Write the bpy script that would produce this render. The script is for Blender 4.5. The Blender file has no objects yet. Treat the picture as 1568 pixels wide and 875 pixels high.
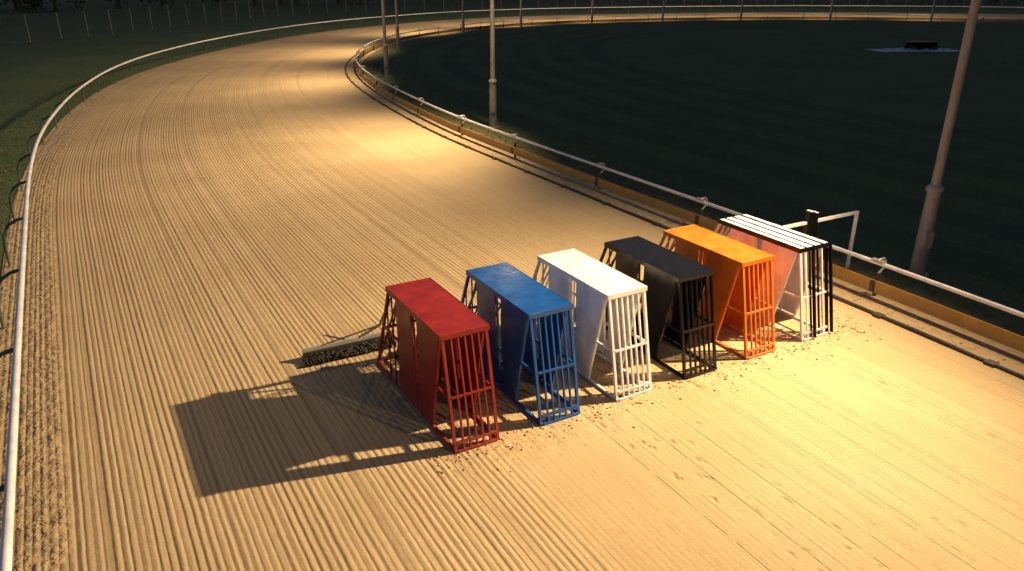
import bpy, math, random
from mathutils import Vector, Matrix
random.seed(7)
sc = bpy.context.scene
V = Vector

# ------------------------------------------------------------ helpers
def new_mat(name):
    m = bpy.data.materials.new(name); m.use_nodes = True
    nt = m.node_tree; nt.nodes.clear()
    return m, nt
class NT:
    def __init__(s, nt): s.nt = nt
    def n(s, t, **kw):
        nd = s.nt.nodes.new(t)
        for k, v in kw.items(): setattr(nd, k, v)
        return nd
    def l(s, a, b): s.nt.links.new(a, b)
    def setin(s, sock, v):
        if isinstance(v, bpy.types.NodeSocket): s.l(v, sock)
        else: sock.default_value = v
    def m(s, op, a, b=None, c=None, clamp=False):
        nd = s.n('ShaderNodeMath', operation=op); nd.use_clamp = clamp
        s.setin(nd.inputs[0], a)
        if b is not None: s.setin(nd.inputs[1], b)
        if c is not None: s.setin(nd.inputs[2], c)
        return nd.outputs[0]
    def smooth(s, x, a, b):
        nd = s.n('ShaderNodeMapRange'); nd.interpolation_type = 'SMOOTHSTEP'
        s.setin(nd.inputs['Value'], x)
        nd.inputs['From Min'].default_value = a; nd.inputs['From Max'].default_value = b
        return nd.outputs[0]
    def comb(s, x, y, z=0.0):
        nd = s.n('ShaderNodeCombineXYZ')
        for i, v in enumerate((x, y, z)): s.setin(nd.inputs[i], v)
        return nd.outputs[0]
    def noise(s, vec, scale, detail=2, rough=.5):
        nd = s.n('ShaderNodeTexNoise'); s.l(vec, nd.inputs['Vector'])
        nd.inputs['Scale'].default_value = scale; nd.inputs['Detail'].default_value = detail
        nd.inputs['Roughness'].default_value = rough
        return nd.outputs[0]
    def mix(s, f, a, b):
        nd = s.n('ShaderNodeMix', data_type='RGBA')
        s.setin(nd.inputs['Factor'], f)
        for k, v in ((6, a), (7, b)):
            if isinstance(v, tuple): nd.inputs[k].default_value = (*v, 1)
            else: s.l(v, nd.inputs[k])
        return nd.outputs[2]
    def out(s, col, rough, height=None, dist=.02, strength=1, metal=0, spec=.5, coat=0):
        b = s.n('ShaderNodeBsdfPrincipled')
        if isinstance(col, tuple): b.inputs['Base Color'].default_value = (*col, 1)
        else: s.l(col, b.inputs['Base Color'])
        s.setin(b.inputs['Roughness'], rough)
        b.inputs['Metallic'].default_value = metal
        b.inputs['Specular IOR Level'].default_value = spec
        b.inputs['Coat Weight'].default_value = coat
        if height is not None:
            bp = s.n('ShaderNodeBump'); bp.inputs['Distance'].default_value = dist
            bp.inputs['Strength'].default_value = strength
            s.l(height, bp.inputs['Height']); s.l(bp.outputs[0], b.inputs['Normal'])
        o = s.n('ShaderNodeOutputMaterial'); s.l(b.outputs[0], o.inputs[0])
        return b

def paint(name, col, rough=.4, wear=(.12, .09, .07), wearamt=.25, metal=0, dirt=.35, scale=1, dirtcol=(.30, .21, .12), rvar=.4, spec=.5):
    m, nt = new_mat(name); N = NT(nt)
    tc = N.n('ShaderNodeTexCoord').outputs['Object']
    n1 = N.noise(tc, 3*scale, 3, .65); n2 = N.noise(tc, 28*scale, 3, .7)
    c = N.mix(N.smooth(n1, .3, .75), tuple(x*.80 for x in col), tuple(min(1, x*1.12) for x in col))
    chips = N.m('MULTIPLY', N.smooth(n2, .60, .68), wearamt)
    c = N.mix(chips, c, wear)
    z = N.n('ShaderNodeSeparateXYZ'); N.l(tc, z.inputs[0])
    low = N.m('MULTIPLY', N.smooth(z.outputs[2], .45, 0.0), N.smooth(n2, .35, .6))
    d = N.m('MULTIPLY', N.m('ADD', N.m('MULTIPLY', low, 1.6), N.m('MULTIPLY', N.smooth(n1, .5, .8), .25)), dirt, clamp=True)
    c = N.mix(d, c, dirtcol)
    r = N.m('ADD', rough, N.m('MULTIPLY', N.m('SUBTRACT', n1, .5), rvar), clamp=True)
    N.out(c, r, n1, dist=.012, strength=.4, metal=metal, spec=spec)
    return m

class MB:
    """mesh builder"""
    def __init__(s): s.v = []; s.f = []; s.mi = []; s.mats = []; s.sm = []
    def mat(s, m):
        if m not in s.mats: s.mats.append(m)
        return s.mats.index(m)
    def add(s, vs, fs, m, smooth=False):
        b = len(s.v); s.v += [tuple(v) for v in vs]; k = s.mat(m)
        for f in fs: s.f.append(tuple(b+i for i in f)); s.mi.append(k); s.sm.append(smooth)
    def beam(s, p0, p1, a, b, m, up=(0, 0, 1)):
        p0 = V(p0); p1 = V(p1); d = (p1-p0).normalized(); up = V(up)
        if abs(d.dot(up)) > .98: up = V((0, 1, 0))
        sd = d.cross(up).normalized(); u2 = sd.cross(d)
        vs = []
        for p in (p0, p1):
            for sx, sy in ((-1, -1), (1, -1), (1, 1), (-1, 1)): vs.append(p+sd*sx*a/2+u2*sy*b/2)
        s.add(vs, [(0, 3, 2, 1), (4, 5, 6, 7), (0, 1, 5, 4), (1, 2, 6, 5), (2, 3, 7, 6), (3, 0, 4, 7)], m)
    def box(s, lo, hi, m):
        x0, y0, z0 = lo; x1, y1, z1 = hi
        s.add([(x0,y0,z0),(x1,y0,z0),(x1,y1,z0),(x0,y1,z0),(x0,y0,z1),(x1,y0,z1),(x1,y1,z1),(x0,y1,z1)],
              [(0,3,2,1),(4,5,6,7),(0,1,5,4),(1,2,6,5),(2,3,7,6),(3,0,4,7)], m)
    def tube(s, pts, r, m, n=10, closed_ends=True):
        pts = [V(p) for p in pts]; rs = r if isinstance(r, (list, tuple)) else [r]*len(pts)
        vs = []; fs = []; prev = None
        for i, p in enumerate(pts):
            t = (pts[min(i+1, len(pts)-1)]-pts[max(i-1, 0)]).normalized()
            if prev is None:
                a = t.cross(V((0, 0, 1)))
                if a.length < .1: a = t.cross(V((0, 1, 0)))
            else: a = prev - t*prev.dot(t)
            a.normalize(); b = t.cross(a); prev = a
            for k in range(n):
                an = 2*math.pi*k/n; vs.append(p+(a*math.cos(an)+b*math.sin(an))*rs[i])
        for i in range(len(pts)-1):
            for k in range(n):
                k2 = (k+1) % n
                fs.append((i*n+k, i*n+k2, (i+1)*n+k2, (i+1)*n+k))
        s.add(vs, fs, m, True)
        if closed_ends:
            s.add(vs[:n], [tuple(range(n))[::-1]], m); s.add(vs[-n:], [tuple(range(n))], m)
    def prism_x(s, poly, x0, x1, m):
        n = len(poly)
        vs = [(x0, y, z) for y, z in poly]+[(x1, y, z) for y, z in poly]
        fs = [tuple(range(n)), tuple(range(2*n-1, n-1, -1))]+[(i, n+i, n+(i+1) % n, (i+1) % n) for i in range(n)]
        s.add(vs, fs, m)
    def obj(s, name, loc=(0, 0, 0), rot=0, bevel=0):
        me = bpy.data.meshes.new(name); me.from_pydata(s.v, [], s.f)
        for m in s.mats: me.materials.append(m)
        me.polygons.foreach_set('material_index', s.mi); me.polygons.foreach_set('use_smooth', s.sm)
        me.update()
        o = bpy.data.objects.new(name, me); sc.collection.objects.link(o)
        o.location = loc; o.rotation_euler = (0, 0, rot)
        if bevel:
            bm = o.modifiers.new('bevel', 'BEVEL'); bm.width = bevel; bm.segments = 2; bm.limit_method = 'ANGLE'
        return o

# ------------------------------------------------------------ curves
def catmull(P, step=.6):
    P = [V(p) for p in P]; P = [P[0]*2-P[1]]+P+[P[-1]*2-P[-2]]; out = []
    for i in range(1, len(P)-2):
        a, b, c, d = P[i-1:i+3]; n = max(3, int((c-b).length/.25))
        for k in range(n):
            t = k/n
            out.append(.5*((2*b)+(c-a)*t+(2*a-5*b+4*c-d)*t*t+(3*b-a-3*c+d)*t**3))
    out.append(P[-2])
    for _ in range(60):
        out = [out[0]]+[(out[i-1]+out[i]*2+out[i+1])/4 for i in range(1, len(out)-1)]+[out[-1]]
    res = [out[0]]; acc = 0
    for i in range(1, len(out)):
        seg = (out[i]-out[i-1]).length
        while acc+seg >= step:
            f = (step-acc)/seg; q = out[i-1].lerp(out[i], f); res.append(q)
            out[i-1] = q; seg = (out[i]-q).length; acc = 0
        acc += seg
    return res
outer_pts = [(11.24,-21.6),(3.5,-8.2),(-3.756,4.38),(-4.585,5.82),(-5.98,8.22),(-8.46,12.53),(-10.88,16.78),(-13.01,20.9),(-14.93,25.3),(-16.8,30.25),
 (-18.75,36.9),(-19.9,44.2),(-20.1,53.9),(-18.9,65.3),(-16.2,75.5),(-13.0,82.4),(-7.06,92.4),(2.95,101),(18.8,107),(37.6,110.5),(54.5,109),(66.7,105),(85,93)]
inner_pts = [(21.5,-17.5),(14,-3.5),(7.12,9.58),(6.03,11.66),(5.34,12.86),(3.86,15.43),(1.98,18.7),(.02,22.1),(-1.82,25.4),(-3.55,29.1),(-5.95,34.8),
 (-7.63,39.6),(-8.68,43.7),(-9.5,49.1),(-9.65,56.1),(-8.57,63.7),(-5.5,71.8),(-1.54,78.7),(8.2,87.2),(23.8,92.9),(37.3,93.6),(56.5,88.3),(72,78)]
OUT = catmull(outer_pts); INN = catmull(inner_pts)
def tang(C, i): return (C[min(i+1, len(C)-1)]-C[max(i-1, 0)]).normalized()
def leftn(C, i): t = tang(C, i); return V((-t.y, t.x))
def offs(C, d): return [C[i]+leftn(C, i)*d for i in range(len(C))]
def P3(p, z): return V((p.x, p.y, z))

# ------------------------------------------------------------ materials
BO = V((-.638, 7.135)); EX = V((.868, .497)).normalized(); EY = V((-.497, .868)).normalized()

def sand_material():
    m, nt = new_mat('raked_sand'); N = NT(nt)
    uv = N.n('ShaderNodeUVMap').outputs[0]; s = N.n('ShaderNodeSeparateXYZ'); N.l(uv, s.inputs[0])
    U0, Vv = s.outputs[0], s.outputs[1]
    tc = N.n('ShaderNodeTexCoord').outputs['Object']; so = N.n('ShaderNodeSeparateXYZ'); N.l(tc, so.inputs[0])
    X, Y = so.outputs[0], so.outputs[1]
    w = N.noise(N.comb(N.m('MULTIPLY', U0, .2), N.m('MULTIPLY', Vv, .03)), 1, 0)
    jit = N.noise(tc, 3.0, 1)
    U = N.m('ADD', U0, N.m('ADD', N.m('MULTIPLY', w, .30), N.m('MULTIPLY', jit, .012)))
    r = N.m('ADD', N.m('MULTIPLY', N.m('SUBTRACT', X, BO.x), EX.x), N.m('MULTIPLY', N.m('SUBTRACT', Y, BO.y), EX.y))
    q = N.m('ADD', N.m('MULTIPLY', N.m('SUBTRACT', X, BO.x), EY.x), N.m('MULTIPLY', N.m('SUBTRACT', Y, BO.y), EY.y))
    wob = N.noise(tc, .9, 2); wob = N.m('MULTIPLY', N.m('SUBTRACT', wob, .5), .9)
    S = N.m('MULTIPLY', N.smooth(N.m('ADD', r, N.m('MULTIPLY', wob, .4)), .25, .65), N.smooth(N.m('ADD', q, wob), 1.6, -.2))
    inner_fade = N.m('MULTIPLY', N.smooth(U0, 7.0, 10.5), .6)
    G = N.m('MULTIPLY', N.m('SUBTRACT', 1.0, N.m('MULTIPLY', S, .78)), N.m('SUBTRACT', 1.0, inner_fade))
    f3 = N.noise(tc, 5, 2, .6)
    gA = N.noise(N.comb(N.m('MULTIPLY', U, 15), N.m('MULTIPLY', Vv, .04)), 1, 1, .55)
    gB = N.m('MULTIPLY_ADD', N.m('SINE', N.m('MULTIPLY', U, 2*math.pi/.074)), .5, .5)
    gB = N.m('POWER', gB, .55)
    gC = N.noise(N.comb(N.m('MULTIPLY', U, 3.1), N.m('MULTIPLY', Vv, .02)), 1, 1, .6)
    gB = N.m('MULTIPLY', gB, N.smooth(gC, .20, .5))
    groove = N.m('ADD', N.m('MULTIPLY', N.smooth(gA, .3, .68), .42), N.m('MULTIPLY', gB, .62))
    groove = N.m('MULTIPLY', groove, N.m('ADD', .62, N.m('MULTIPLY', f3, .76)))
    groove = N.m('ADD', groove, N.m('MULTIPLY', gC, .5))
    g = N.m('MULTIPLY', groove, G)
    dl = N.noise(N.comb(N.m('MULTIPLY', U, 4.0), N.m('MULTIPLY', Vv, .015)), 1, 0)
    dline = N.m('MULTIPLY', N.smooth(N.m('ABSOLUTE', N.m('SUBTRACT', dl, .5)), .014, 0), N.m('MULTIPLY', S, N.smooth(f3, .35, .5)))
    f1 = N.noise(tc, 38, 3, .65); f2 = N.noise(tc, 150, 1, .6)
    vo = N.n('ShaderNodeTexVoronoi'); vo.inputs['Scale'].default_value = 1
    N.l(N.comb(N.m('MULTIPLY', U0, 7.0), N.m('MULTIPLY', Vv, 4.2)), vo.inputs['Vector'])
    pm = N.noise(N.comb(N.m('MULTIPLY', U0, 1.5), N.m('MULTIPLY', Vv, .22)), 1, 2)
    near = N.m('MULTIPLY', N.smooth(N.m('ADD', q, wob), -.9, 0), N.smooth(q, 2.9, 2.2))
    near = N.m('MULTIPLY', near, N.m('MULTIPLY', N.smooth(r, -.6, .1), N.smooth(r, 7.8, 6.8)))
    pmask = N.m('MAXIMUM', N.m('MULTIPLY', N.smooth(pm, .50, .60), S), N.m('MULTIPLY', near, .8))
    prints = N.m('MULTIPLY', N.smooth(vo.outputs['Distance'], .42, .08), N.m('MULTIPLY', pmask, N.smooth(f3, .42, .58)))
    cl = N.noise(tc, 6, 3, .6)
    ew = N.m('ADD', U0, N.m('MULTIPLY', wob, .22))
    edge = N.m('MAXIMUM', N.smooth(ew, .36, .18), N.smooth(N.m('ADD', U0, N.m('MULTIPLY', wob, .2)), 11.25, 11.6))
    h = N.m('ADD', g, N.m('MULTIPLY', f1, .40))
    h = N.m('ADD', h, N.m('MULTIPLY', f2, .15))
    h = N.m('ADD', h, N.m('MULTIPLY', f3, .45))
    h = N.m('SUBTRACT', h, N.m('MULTIPLY', dline, .6))
    h = N.m('SUBTRACT', h, N.m('MULTIPLY', prints, 1.3))
    h = N.m('ADD', h, N.m('MULTIPLY', N.m('MULTIPLY', N.smooth(cl, .35, .7), 1.9), edge))
    h = N.m('ADD', h, N.m('MULTIPLY', N.m('MULTIPLY', cl, 2.0), near))
    big = N.noise(tc, .35, 2)
    c = N.mix(N.smooth(big, .3, .7), (.45, .33, .18), (.54, .405, .23))
    c = N.mix(N.m('MULTIPLY', N.smooth(gC, .4, .62), .25), c, (.38, .275, .155))
    groove_shade = N.m('MULTIPLY', N.smooth(groove, .86, .38), N.m('MULTIPLY', G, .55))  # occlusion shade of the rake troughs, with some damp, painted into the sand colour
    c = N.mix(groove_shade, c, (.22, .155, .095))
    c = N.mix(N.m('MULTIPLY', N.m('MAXIMUM', prints, dline), .45), c, (.26, .185, .105))
    c = N.mix(N.m('MULTIPLY', N.m('MULTIPLY', N.m('MAXIMUM', edge, N.m('MULTIPLY', near, .6)), N.smooth(cl, .52, .36)), .45), c, (.25, .18, .10))
    c = N.mix(N.m('MULTIPLY', N.smooth(f1, .62, .4), .25), c, (.33, .235, .13))
    N.out(c, .92, h, dist=.011, strength=1, spec=.2)
    return m

def grass_material(name='grass', stripes=False):
    m, nt = new_mat(name); N = NT(nt)
    tc = N.n('ShaderNodeTexCoord').outputs['Object']
    a = N.noise(tc, .25, 3, .6); b = N.noise(tc, 2.2, 3, .7); c3 = N.noise(tc, 14, 3, .75)
    c = N.mix(N.smooth(a, .3, .7), (.075, .125, .058), (.12, .155, .062))
    c = N.mix(N.m('MULTIPLY', N.smooth(b, .45, .7), .5), c, (.16, .14, .06))
    c = N.mix(N.m('MULTIPLY', N.smooth(c3, .4, .65), .55), c, (.030, .056, .028))
    if stripes:
        uv = N.n('ShaderNodeUVMap').outputs[0]; s = N.n('ShaderNodeSeparateXYZ'); N.l(uv, s.inputs[0])
        st = N.m('SINE', N.m('MULTIPLY', s.outputs[0], 2*math.pi/2.4))
        c = N.mix(N.m('MULTIPLY', N.smooth(st, -.4, .4), .35), c, (.03, .062, .032))
        worn = N.m('MULTIPLY', N.smooth(N.m('ADD', s.outputs[0], N.m('MULTIPLY', b, 1.6)), 2.6, .7), N.smooth(b, .30, .55))
        c = N.mix(N.m('MULTIPLY', worn, .85), c, (.28, .20, .10))
    h = N.m('ADD', b, N.m('MULTIPLY', c3, .8))
    N.out(c, .95, h, dist=.06, strength=.9, spec=.15)
    return m
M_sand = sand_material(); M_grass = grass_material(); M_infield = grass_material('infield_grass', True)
M_white = paint('white_paint', (.78, .78, .80), .35, dirt=.15, wearamt=.12)
M_pink = paint('pale_pink_paint', (.74, .66, .76), .4, dirt=.12, wearamt=.12)
M_railw = paint('rail_white_paint', (.68, .68, .72), .35, wearamt=.4, wear=(.3, .26, .2), dirt=.25)
M_galv = paint('galvanised_steel', (.42, .41, .39), .45, wear=(.25, .2, .15), metal=.4, dirt=.3)
M_bar = paint('dull_steel_bar', (.28, .27, .25), .6, wear=(.15, .1, .07), wearamt=.6, dirt=.0)
M_brush = paint('dark_chain', (.022, .018, .014), .7, wear=(.09, .055, .03), wearamt=.6, dirt=0)
M_fence = paint('fence_wire', (.10, .11, .12), .6, dirt=.1)
M_pole = paint('pole_grey', (.27, .255, .24), .5, wear=(.2, .15, .1), wearamt=.5, dirt=.4)
M_green = paint('dark_green_steel', (.03, .07, .06), .45)
M_yellow = paint('yellow_board', (.48, .27, .035), .6, wearamt=.6, dirt=.6, wear=(.2, .13, .05))
M_blackr = paint('black_rubber', (.02, .02, .02), .6, dirt=.1, wearamt=.1)
M_blackp = paint('black_paint', (.006, .006, .008), .20, wear=(.08, .07, .06), wearamt=.08, dirt=.02, rvar=.2, spec=.3)
M_red = paint('red_paint', (.25, .014, .014), .38, dirt=.12, wearamt=.3, spec=.35)
M_blue = paint('blue_paint', (.010, .085, .33), .22, dirt=.04, rvar=.3, spec=.4, wearamt=.15)
M_orange = paint('orange_paint', (.66, .15, .008), .4, dirt=.08, wearamt=.25)
M_rust = paint('rusty_steel', (.05, .04, .03), .75, wear=(.12, .07, .035), wearamt=.6, dirt=.2)
M_clod, nt = new_mat('sand_clods'); NT(nt).out((.33, .235, .13), .95, spec=.2)
M_tarp = paint('blue_tarpaulin', (.42, .50, .58), .5, dirt=.05)

# ------------------------------------------------------------ ground
def sheet(name, rows, z, mat, uvs=None):
    me = bpy.data.meshes.new(name); nv = len(rows[0]); v = []; f = []
    for r in rows: v += [(p.x, p.y, z) for p in r]
    for i in range(len(rows)-1):
        for j in range(nv-1):
            a = i*nv+j; f.append((a, a+1, a+1+nv, a+nv))
    me.from_pydata(v, [], f); me.materials.append(mat)
    if uvs:
        l = me.uv_layers.new(name='UVMap')
        flat = [u for r in uvs for u in r]
        for lp in me.loops: l.data[lp.index].uv = flat[lp.vertex_index]
    me.update()
    if me.polygons[0].normal.z < 0: me.flip_normals()
    o = bpy.data.objects.new(name, me); sc.collection.objects.link(o); return o
g = 1500
sheet('ground', [[V((-g, -g)), V((g, -g))], [V((-g, g)), V((g, g))]], 0, M_grass)

idx = []; last = 0
for p in OUT:
    k = min(range(last, len(INN)), key=lambda j: (INN[j]-p).length_squared); last = k; idx.append(float(k))
for _ in range(90):
    idx = [idx[0]]+[(idx[i-1]+idx[i]+idx[i+1])/3 for i in range(1, len(idx)-1)]+[idx[-1]]
rows = []; uvs = []; al = 0
ts = [-.045+1.07*k/28 for k in range(29)]
for i, p in enumerate(OUT):
    k = idx[i]; a = int(k); b = min(a+1, len(INN)-1); qn = INN[a].lerp(INN[b], k-a)
    rows.append([p.lerp(qn, t) for t in ts])
    if i: al += ((OUT[i]-OUT[i-1]).length)*.85
    uvs.append([(t*12, al) for t in ts])
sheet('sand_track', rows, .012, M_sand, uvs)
ds = [0, .6, 1.5, 3, 5, 8, 12, 16]
rows = [[INN[i]-leftn(INN, i)*(d+.05) for d in ds] for i in range(len(INN))]
uvs = [[(d, i*.6) for d in ds] for i in range(len(INN))]
sheet('infield_grass', rows, .006, M_infield, uvs)

# ------------------------------------------------------------ rails
mb = MB()
mb.tube([P3(p, .9) for p in OUT], .042, M_railw, 12)
L = 0; nxt = 1.0
for i in range(1, len(OUT)):
    L += (OUT[i]-OUT[i-1]).length
    if L >= nxt:
        nxt += 3.0; p = OUT[i]; n = leftn(OUT, i)
        arc = [P3(p+n*.42, 0), P3(p+n*.42, .35), P3(p+n*.40, .6), P3(p+n*.3, .78), P3(p+n*.16, .86), P3(p+n*.03, .885)]
        mb.tube(arc, .028, M_green, 8)
        t = tang(OUT, i)
        mb.beam(P3(p-t*.06, .86), P3(p+t*.06, .86), .07, .04, M_green)
mb.obj('outer_running_rail')

mb = MB()
mb.tube([P3(p, .6) for p in INN], .034, M_railw, 10)
bd = offs(INN, .05); bd2 = offs(INN, .02)
vs = []; fs = []
for i in range(len(INN)):
    vs += [P3(bd[i], .10), P3(bd[i], .31), P3(bd2[i], .31), P3(bd2[i], .10)]
for i in range(len(INN)-1):
    for k in range(4):
        k2 = (k+1) % 4; fs.append((i*4+k, (i+1)*4+k, (i+1)*4+k2, i*4+k2))
mb.add(vs, fs, M_yellow)
k0 = min(range(len(INN)), key=lambda j: (INN[j]-V((6.03, 11.66))).length)
L0 = sum((INN[i]-INN[i-1]).length for i in range(1, k0+1)); nxt = L0 % 3.85; L = 0
for i in range(1, len(INN)):
    L += (INN[i]-INN[i-1]).length
    if L >= nxt:
        nxt += 3.85; p = INN[i]; n = -leftn(INN, i); t = tang(INN, i)
        mb.tube([P3(p+n*.05, 0), P3(p+n*.05, .42)], .035, M_rust, 8)
        mb.tube([P3(p+n*.05, .40), P3(p+n*.16, .50), P3(p+n*.18, .60), P3(p+n*.12, .66), P3(p+n*.0, .655), P3(p-n*.03, .62)], .022, M_galv, 8)
        mb.beam(P3(p-t*.12, .645), P3(p+t*.12, .645), .08, .02, M_galv)
        q_ = p-n*.065; mb.beam(P3(q_-t*.04, .205), P3(q_+t*.04, .205), .008, .19, M_rust)
mb.obj('inner_running_rail')

mb = MB()
cb = offs(INN, .62)
mb.tube([P3(p, .035+.006*math.sin(i*1.7)) for i, p in enumerate(cb)], .034, M_blackr, 8)
for i in range(0, len(cb), 3):
    t = tang(INN, i); mb.beam(P3(cb[i]-t*.07, .03), P3(cb[i]+t*.07, .03), .13, .05, M_blackr)
mb.obj('lure_cable')

# ------------------------------------------------------------ lamps
M_glass, nt = new_mat('lamp_glass'); N = NT(nt); e = N.n('ShaderNodeEmission'); e.inputs[0].default_value = (1, .72, .38, 1); e.inputs[1].default_value = 12
o = N.n('ShaderNodeOutputMaterial'); N.l(e.outputs[0], o.inputs[0])
LC = (1.0, .725, .41)
def lamp(px, py, arm, aim, power, size=150, z=6.35, blend=1.0):
    mb = MB(); ax, ay = arm
    mb.tube([(0, 0, 0), (0, 0, 1.55)], [.13, .115], M_pole, 16)
    mb.tube([(0, 0, 0), (0, 0, .03)], .2, M_pole, 16)
    mb.tube([(0, 0, 1.55), (0, 0, 1.60), (0, 0, 1.66)], [.145, .145, .085], M_pole, 16)
    mb.tube([(0, 0, 1.6), (0, 0, 7.0)], [.082, .062], M_pole, 16)
    mb.tube([(0, 0, z+.35), (ax, ay, z+.35)], .035, M_pole, 8)
    mb.tube([(0, 0, z-.3), (ax*.6, ay*.6, z+.33)], .02, M_pole, 8)
    mb.tube([(ax, ay, z+.4), (ax, ay, z+.15)], .03, M_pole, 8)
    mb.box((-.07, -.16, .55), (.07, -.11, .85), M_pole)
    A = V((px+ax, py+ay, z)); d = (V(aim)-A).normalized()
    sd = d.cross(V((0, 0, 1))).normalized(); up = sd.cross(d)
    c = V((ax, ay, z))
    def fr(w, h, k): return [c+d*k+sd*sx*w+up*sy*h for sx, sy in ((-1, -1), (1, -1), (1, 1), (-1, 1))]
    vs = fr(.12, .1, -.22)+fr(.26, .2, 0)
    mb.add(vs, [(0, 3, 2, 1), (0, 1, 5, 4), (1, 2, 6, 5), (2, 3, 7, 6), (3, 0, 4, 7)], M_pole)
    mb.add(fr(.25, .19, -.01), [(0, 1, 2, 3)], M_glass)
    ob = mb.obj('floodlight_pole', (px, py, 0))
    ld = bpy.data.lights.new('floodlight', 'SPOT'); ld.energy = power; ld.color = LC
    ld.spot_size = math.radians(size); ld.spot_blend = blend; ld.shadow_soft_size = .09
    lo = bpy.data.objects.new('floodlight', ld); sc.collection.objects.link(lo)
    lo.parent = ob
    lo.location = c+d*.12
    lo.rotation_euler = d.to_track_quat('-Z', 'Y').to_euler()
lamp(7.26, 12.65, (.95, -1.65), (-13.5, 3.3, 2.2), 16500, 149)
lamp(-.66, 26.7, (.8, -1.6), (-10, 22, .5), 9500, 138)
lamp(-6.5, 40.6, (.5, -1.7), (-18, 37, .5), 6500, 142)
lamp(-7.9, 55, (0, -1.7), (-20, 54, .5), 6500, 145)
lamp(-4.4, 72.2, (-.6, -1.6), (-15, 75, 0), 6500, 130)
lamp(.9, 80.2, (-1, -1.3), (-5, 90, 0), 6000, 130)
lamp(8.6, 86.4, (-1.4, -.9), (6, 96, 0), 5000, 130)
lamp(16.9, 90, (-1.6, -.5), (14, 100, 0), 5000, 130)
lamp(26.3, 92.2, (-1.7, 0), (26, 102, 0), 5000, 130)
lamp(36.8, 92.8, (-1.7, 0), (38, 103, 0), 5000, 130)
lamp(47.3, 90.5, (-1.6, .4), (50, 100, 0), 5000, 130)
lamp(14.6, -1.6, (.8, -1.5), (5, -4, 0), 6500, 130)

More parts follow.
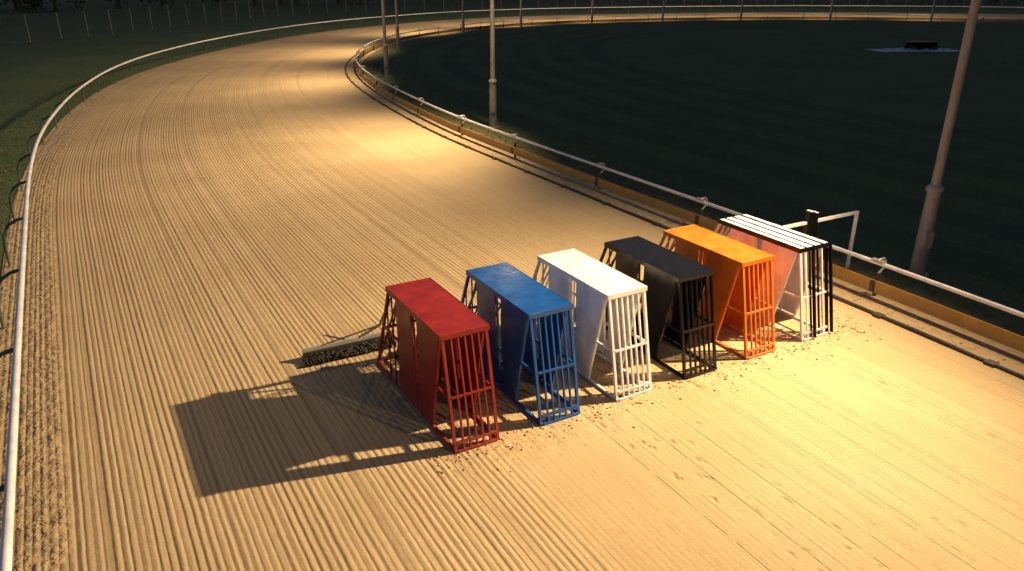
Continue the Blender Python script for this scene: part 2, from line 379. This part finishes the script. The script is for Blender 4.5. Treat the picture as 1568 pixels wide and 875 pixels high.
# ------------------------------------------------------------ starting boxes
W = .575; HB = 1.345; F1 = .285; R1 = 1.87; R0 = 2.5; S = .036
def starting_box(k, mp, mf, stripes=False):
    mb = MB()
    lips = M_blackp if stripes else mf
    for si, x in enumerate((S/2, W-S/2)):
        leg = M_blackp if (stripes and si == 1) else mf
        mb.beam((x, .02, 0), (x, F1+.01, HB-.001), S, S, leg, up=(1, 0, 0))
        mb.beam((x, .64, .035), (x, F1+.05, HB-.002), S*.9, S*.9, mf, up=(1, 0, 0))   # rear leg of the front A
        mb.beam((x, .0, .019), (x, R0, .019), S, S, mf)
        mb.beam((x, R0-.02, 0), (x, R1-.01, HB-.001), S, S, mf, up=(1, 0, 0))
        mb.beam((x, 1.62, .037), (x, 1.62, HB-.003), S*.8, S*.8, mf, up=(1, 0, 0))
        mb.beam((x, .16, .63), (x, .49, .63), S*.7, S*.9, mf)
        mb.beam((x, 1.62, .70), (x, 2.17, .70), S*.7, S*.9, mf)
        mb.beam((x, 1.64, 1.22), (x, 2.40, .10), S*.6, S*.6, mf, up=(1, 0, 0))
        mb.beam((x, 1.80, .04), (x, 1.80, 1.32), S*.5, S*.5, mf, up=(1, 0, 0))
        mb.beam((x, 1.98, .04), (x, 1.98, 1.05), S*.5, S*.5, mf, up=(1, 0, 0))
        xa, xb = (-.006, .006) if si == 0 else (W-.006, W+.006)
        mb.prism_x([(.645, .055), (.91, .055), (.95, HB-.03), (.335, HB-.03)], xa, xb, mp)
        mb.prism_x([(1.03, .055), (1.60, .055), (1.60, HB-.03), (1.13, HB-.03)], xa, xb, mp)
        mb.prism_x([(.914, .055), (1.026, .055), (1.026, .30), (.922, .30)], xa-.003, xb+.003, mp)
        mb.beam((x, .92, .04), (x, .965, HB-.03), .02, .03, mf, up=(1, 0, 0))
        mb.beam((x, 1.015, .04), (x, 1.115, HB-.03), .02, .03, mf, up=(1, 0, 0))
        mb.beam((x, .93, .55), (x, 1.07, .55), .02, .03, mf)
    for y, z in ((.005, .02), (R0-.01, .02), (1.62, .02), (.145, .64), (F1-.005, HB-.03), (R1+.005, HB-.03), (2.18, .66), (.03, .115)):
        mb.beam((S, y, z), (W-S, y, z), S*.9, S*.9, mf)
    nb = 5
    for i in range(nb):
        x = S+(W-2*S)*(i+1)/(nb+1)
        mm = (M_blackp if i % 2 else M_white) if stripes else mf
        mb.beam((x, .012, .03), (x, F1, HB-.03), .026, .022, mm, up=(1, 0, 0))
    for i in range(3):
        x = S+(W-2*S)*(i+1)/4
        mb.beam((x, R0-.012, .03), (x, R1, HB-.03), .022, .02, mf, up=(1, 0, 0))
    mb.beam((.06, .36, HB-.08), (W-.06, .36, HB-.08), .03, .03, mf)
    mb.beam((W/2, .36, HB-.1), (W/2, .75, HB-.25), .025, .025, mf)
    mb.beam((W*.5, R1+.02, HB-.02), (W*.5, R1+.09, HB-.05), .12, .02, mf)
    a, b = F1-.02, R1+.02
    mb.box((-.018, a, HB), (W+.018, b, HB+.016), mp if not stripes else M_blackp)
    for x0, x1 in ((-.021, -.008), (W+.008, W+.021)): mb.box((x0, a-.003, HB-.045), (x1, b+.003, HB+.019), lips)
    mb.box((-.008, a-.004, HB-.045), (W+.008, a+.008, HB+.0185), lips)
    mb.box((-.008, b-.008, HB-.045), (W+.008, b+.004, HB+.0185), lips)
    if stripes:
        cuts = [(.0, .16), (.23, .44), (.52, .74), (.84, 1.0)]
        for c0, c1 in cuts: mb.box((W*c0+.002, a+.01, HB+.016), (W*c1-.002, b-.01, HB+.021), M_pink)
        for x in (W*.42, W+.03):
            mb.beam((x, -.02, .03), (x, F1-.03, HB), .05, .02, M_blackp, up=(1, 0, 0))
    for i in range(5):
        y = a+.12+i*(b-a-.24)/4
        for x in (.035, W-.035): mb.tube([(x, y, HB+.015), (x, y, HB+(.025 if stripes else .020))], .008, lips, 8)
    p = BO+EX*1.1252*k
    rj = random.uniform(-.008, .008)
    return mb.obj('starting_box', (p.x, p.y, .010), math.atan2(EX.y, EX.x)+rj, bevel=.003)
starting_box(0, M_red, M_red); starting_box(1, M_blue, M_blue); starting_box(2, M_white, M_white)
starting_box(3, M_blackp, M_blackp); starting_box(4, M_orange, M_orange); starting_box(5, M_pink, M_white, True)

# ------------------------------------------------------------ drag harrow
mb = MB()
a = V((-2.90, 9.34)); b = V((-1.74, 9.96)); t = (b-a).normalized(); n = V((t.y, -t.x))
mb.beam(P3(a, .17), P3(b, .17), .045, .045, M_bar)
mb.beam(P3(a+n*.02, .125), P3(b+n*.02, .125), .05, .03, M_brush)
for i in range(38):
    for j in range(5):
        c = a+t*(.02+i*.034)+n*(.02+j*.045+random.uniform(-.012, .012)); z = .075+random.uniform(-.01, .03)
        R = .028; an = random.uniform(0, 3.14); tilt = random.uniform(.3, 1.4)
        pts = []
        for k in range(7):
            th = 2*math.pi*k/6
            q = V((math.cos(th)*R*math.cos(an)-math.sin(th)*R*.8*math.sin(an)*math.cos(tilt), math.cos(th)*R*math.sin(an)+math.sin(th)*R*.8*math.cos(an)*math.cos(tilt), math.sin(th)*R*math.sin(tilt)))
            pts.append(V((c.x, c.y, z))+q)
        mb.tube(pts, .009, M_brush, 5)
        mb.tube([P3(c, z), P3(c+V((random.uniform(-.02, .02), random.uniform(-.02, .02))), .005)], .009, M_brush, 4)
mid = a.lerp(b, .62)
mb.tube([P3(mid, .19), P3(mid+t*.35-n*.12, .26), P3(b-n*.25+t*.1, .60)], .020, M_brush, 8)
mb.tube([P3(a.lerp(b, .2), .19), P3(mid+t*.35-n*.12, .26)], .012, M_brush, 8)
mb.obj('drag_harrow')

# ------------------------------------------------------------ white pipe frame with black post by the rail
mb = MB()
A = V((6.15, 12.98, 0)); B = V((4.42, 12.04, 0)); d = (B-A).normalized()
mb.tube([A, A+V((0, 0, 1.08))], .035, M_white, 10)
mb.beam(A+V((0, 0, 1.06))-d*.03, B+V((0, 0, 1.06)), .05, .05, M_white)
C = A.lerp(B, .60)
for o_ in (-.085, .045):
    mb.beam(C+d*o_, C+d*o_+V((0, 0, 1.24+o_*.3)), .08, .11, M_blackp, up=(d.x, d.y, 0))
    mb.beam(C+d*(o_-.03)+V((0, 0, 1.25+o_*.3)), C+d*(o_+.03)+V((0, 0, 1.25+o_*.3)), .11, .014, M_white)
mb.beam(B, B+V((0, 0, 1.03)), .05, .05, M_white)
mb.obj('pipe_frame', bevel=.003)

# ------------------------------------------------------------ perimeter fence
mb = MB()
FP = catmull([(-60, 10), (-50, 38), (-38, 62), (-33, 85), (-25, 108), (0, 122), (40, 130), (100, 128)], 1.0)
for i in range(0, len(FP), 3):
    mb.tube([P3(FP[i], 0), P3(FP[i], 2.05)], .03, M_pole, 6)
for z in (.05, 1.0, 2.0): mb.tube([P3(p, z) for p in FP], .008, M_fence, 4)
for i in range(len(FP)-1):
    for k in range(4):
        f0, f1 = k/4, (k+1)/4
        p = FP[i].lerp(FP[i+1], f0); q = FP[i].lerp(FP[i+1], f1)
        mb.beam(P3(p, .05), P3(q, 2.0), .006, .006, M_fence); mb.beam(P3(q, .05), P3(p, 2.0), .006, .006, M_fence)
mb.obj('chain_link_fence')

# ------------------------------------------------------------ tarpaulin and trailer in the infield
mb = MB(); vs = []; fs = []; nx, ny = 36, 12
for j in range(ny+1):
    for i in range(nx+1):
        x = -3+6*i/nx; y = -1.1+2.2*j/ny
        e = max(0, 1-(abs(x)/3)**3)*max(0, 1-(abs(y)/1.1)**2)
        vs.append((x*(1+.04*math.sin(j*1.3)), y*(1+.12*math.sin(i*.9)), .02+e*(.10+.06*math.sin(i*1.1)*math.cos(j*.8)+random.uniform(0, .03))))
for j in range(ny):
    for i in range(nx): a = j*(nx+1)+i; fs.append((a, a+1, a+nx+2, a+nx+1))
mb.add(vs, fs, M_tarp, True)
mb.obj('tarpaulin', (28.2, 55.3, 0), .05)
mb = MB()
mb.box((-.9, -.4, .12), (.9, .4, .5), M_blackp); mb.box((-1.1, -.5, .5), (.7, .5, .56), M_blackp)
for x in (-.8, .8):
    for y in (-.42, .42): mb.tube([(x, y-.05, .17), (x, y+.05, .17)], .17, M_blackr, 14)
mb.tube([(.9, 0, .25), (1.9, 0, .15)], .03, M_rust, 8)
mb.obj('equipment_trailer', (28.6, 55.3, .05), .1, bevel=.02)

# ------------------------------------------------------------ clods of sand
mb = MB()
def clod(x, y, r, z=.012):
    vs = []
    for (a, b, c) in ((1,0,0),(-1,0,0),(0,1,0),(0,-1,0),(0,0,1),(0,0,-.4)):
        k = r*random.uniform(.6, 1.2); vs.append((x+a*k, y+b*k, z+r*.15+c*k*.6))
    mb.add(vs, [(0,2,4),(2,1,4),(1,3,4),(3,0,4),(2,0,5),(1,2,5),(3,1,5),(0,3,5)], M_clod, True)
for _ in range(1300):
    r_ = random.uniform(-.3, 7.0); q_ = random.gauss(0, .18) if random.random() < .75 else random.uniform(-.6, 2.8)
    p = BO+EX*r_+EY*q_; clod(p.x, p.y, random.choice((.006, .008, .011, .016, .024)))
for _ in range(900):
    i = random.randrange(5, 70); p = OUT[i]-leftn(OUT, i)*random.gauss(-.05, .2); clod(p.x, p.y, random.choice((.006, .009, .013, .02)))
for _ in range(1300):
    i = random.randrange(30, 110); p = INN[i]+leftn(INN, i)*random.uniform(.08, .55); clod(p.x, p.y, random.choice((.006, .009, .013, .02)))
mb.obj('sand_clods')

# ------------------------------------------------------------ grass tufts along both rails
M_blade, nt = new_mat('grass_blades'); N = NT(nt)
tc = N.n('ShaderNodeTexCoord').outputs['Object']; nn = N.noise(tc, 3, 3)
N.out(N.mix(N.smooth(nn, .35, .65), (.08, .12, .04), (.20, .17, .07)), .8, spec=.2)
mb = MB()
def tuft(x, y, h):
    for _ in range(5):
        an = random.uniform(0, 6.28); w = .006; lx, ly = math.cos(an), math.sin(an); hh = h*random.uniform(.6, 1.2); bx = x+random.uniform(-.03, .03); by = y+random.uniform(-.03, .03)
        mb.add([(bx-ly*w, by+lx*w, 0), (bx+ly*w, by-lx*w, 0), (bx+lx*hh*.5, by+ly*hh*.5, hh)], [(0, 1, 2)], M_blade)
for _ in range(5500):
    i = random.randrange(25, 120); p = INN[i]-leftn(INN, i)*(abs(random.gauss(0, 1.2))+.15)+tang(INN, i)*random.uniform(-.3, .3); tuft(p.x, p.y, random.uniform(.03, .09))
for _ in range(3500):
    i = random.randrange(25, 120); p = OUT[i]+leftn(OUT, i)*(abs(random.gauss(0, 1.3))+.6)+tang(OUT, i)*random.uniform(-.3, .3); tuft(p.x, p.y, random.uniform(.03, .1))
mb.obj('grass_tufts')

# ------------------------------------------------------------ distant trees
M_leaf, nt = new_mat('foliage'); N = NT(nt)
tc = N.n('ShaderNodeTexCoord').outputs['Object']; nn = N.noise(tc, .8, 3)
N.out(N.mix(N.smooth(nn, .35, .65), (.02, .035, .018), (.06, .075, .03)), .8, spec=.2)
M_bark, nt = new_mat('bark'); N = NT(nt); N.out((.07, .05, .035), .9)
mb = MB()
for k in range(46):
    x = -95+k*5+random.uniform(-1.5, 1.5)
    y = 150+random.uniform(-6, 10) - (max(0, -20-x)*.75); H = random.uniform(7, 12)
    mb.tube([(x, y, 0), (x+.2, y, H*.35), (x+random.uniform(-.5, .5), y, H*.8)], [.3, .2, .05], M_bark, 7)
    cl = [(V((x+random.gauss(0, 1.9), y+random.gauss(0, 1.9), H*random.uniform(.10, .95))), random.uniform(.8, 1.7)) for _ in range(15)]
    for c, r in cl:
        mb.tube([(x, y, H*.3), tuple(c)], [.1, .02], M_bark, 4, False)
        for _ in range(55):
            q = c+V((random.gauss(0, 1), random.gauss(0, 1), random.gauss(0, .8)))*r*.55
            u = V((random.gauss(0, 1), random.gauss(0, 1), random.gauss(0, 1))).normalized()*.22; w_ = u.orthogonal().normalized()*.16
            mb.add([q-u, q+w_, q+u, q-w_], [(0, 1, 2, 3)], M_leaf)
mb.obj('distant_tree_line')

# ------------------------------------------------------------ world
w = bpy.data.worlds.new('World'); sc.world = w; w.use_nodes = True
nt = w.node_tree; bg = nt.nodes['Background']
sky = nt.nodes.new('ShaderNodeTexSky'); sky.sky_type = 'NISHITA'; sky.sun_disc = False
sky.sun_elevation = math.radians(-2.5); sky.sun_rotation = math.radians(265)
mx = nt.nodes.new('ShaderNodeMix'); mx.data_type = 'RGBA'; mx.blend_type = 'MULTIPLY'; mx.inputs['Factor'].default_value = 1
mx.inputs[7].default_value = (.80, .92, 1.2, 1)
nt.links.new(sky.outputs[0], mx.inputs[6]); nt.links.new(mx.outputs[2], bg.inputs[0]); bg.inputs[1].default_value = 1.2

# ------------------------------------------------------------ camera
cd = bpy.data.cameras.new('camera'); cam = bpy.data.objects.new('camera', cd); sc.collection.objects.link(cam)
cam.location = (0, 0, 5); cam.rotation_euler = (math.radians(90-22.4), 0, 0)
cd.lens = 26.63; cd.sensor_width = 36; cd.clip_end = 3000; cd.clip_start = .05
sc.camera = cam
sc.view_settings.view_transform = 'Standard'; sc.view_settings.look = 'None'; sc.view_settings.exposure = 0
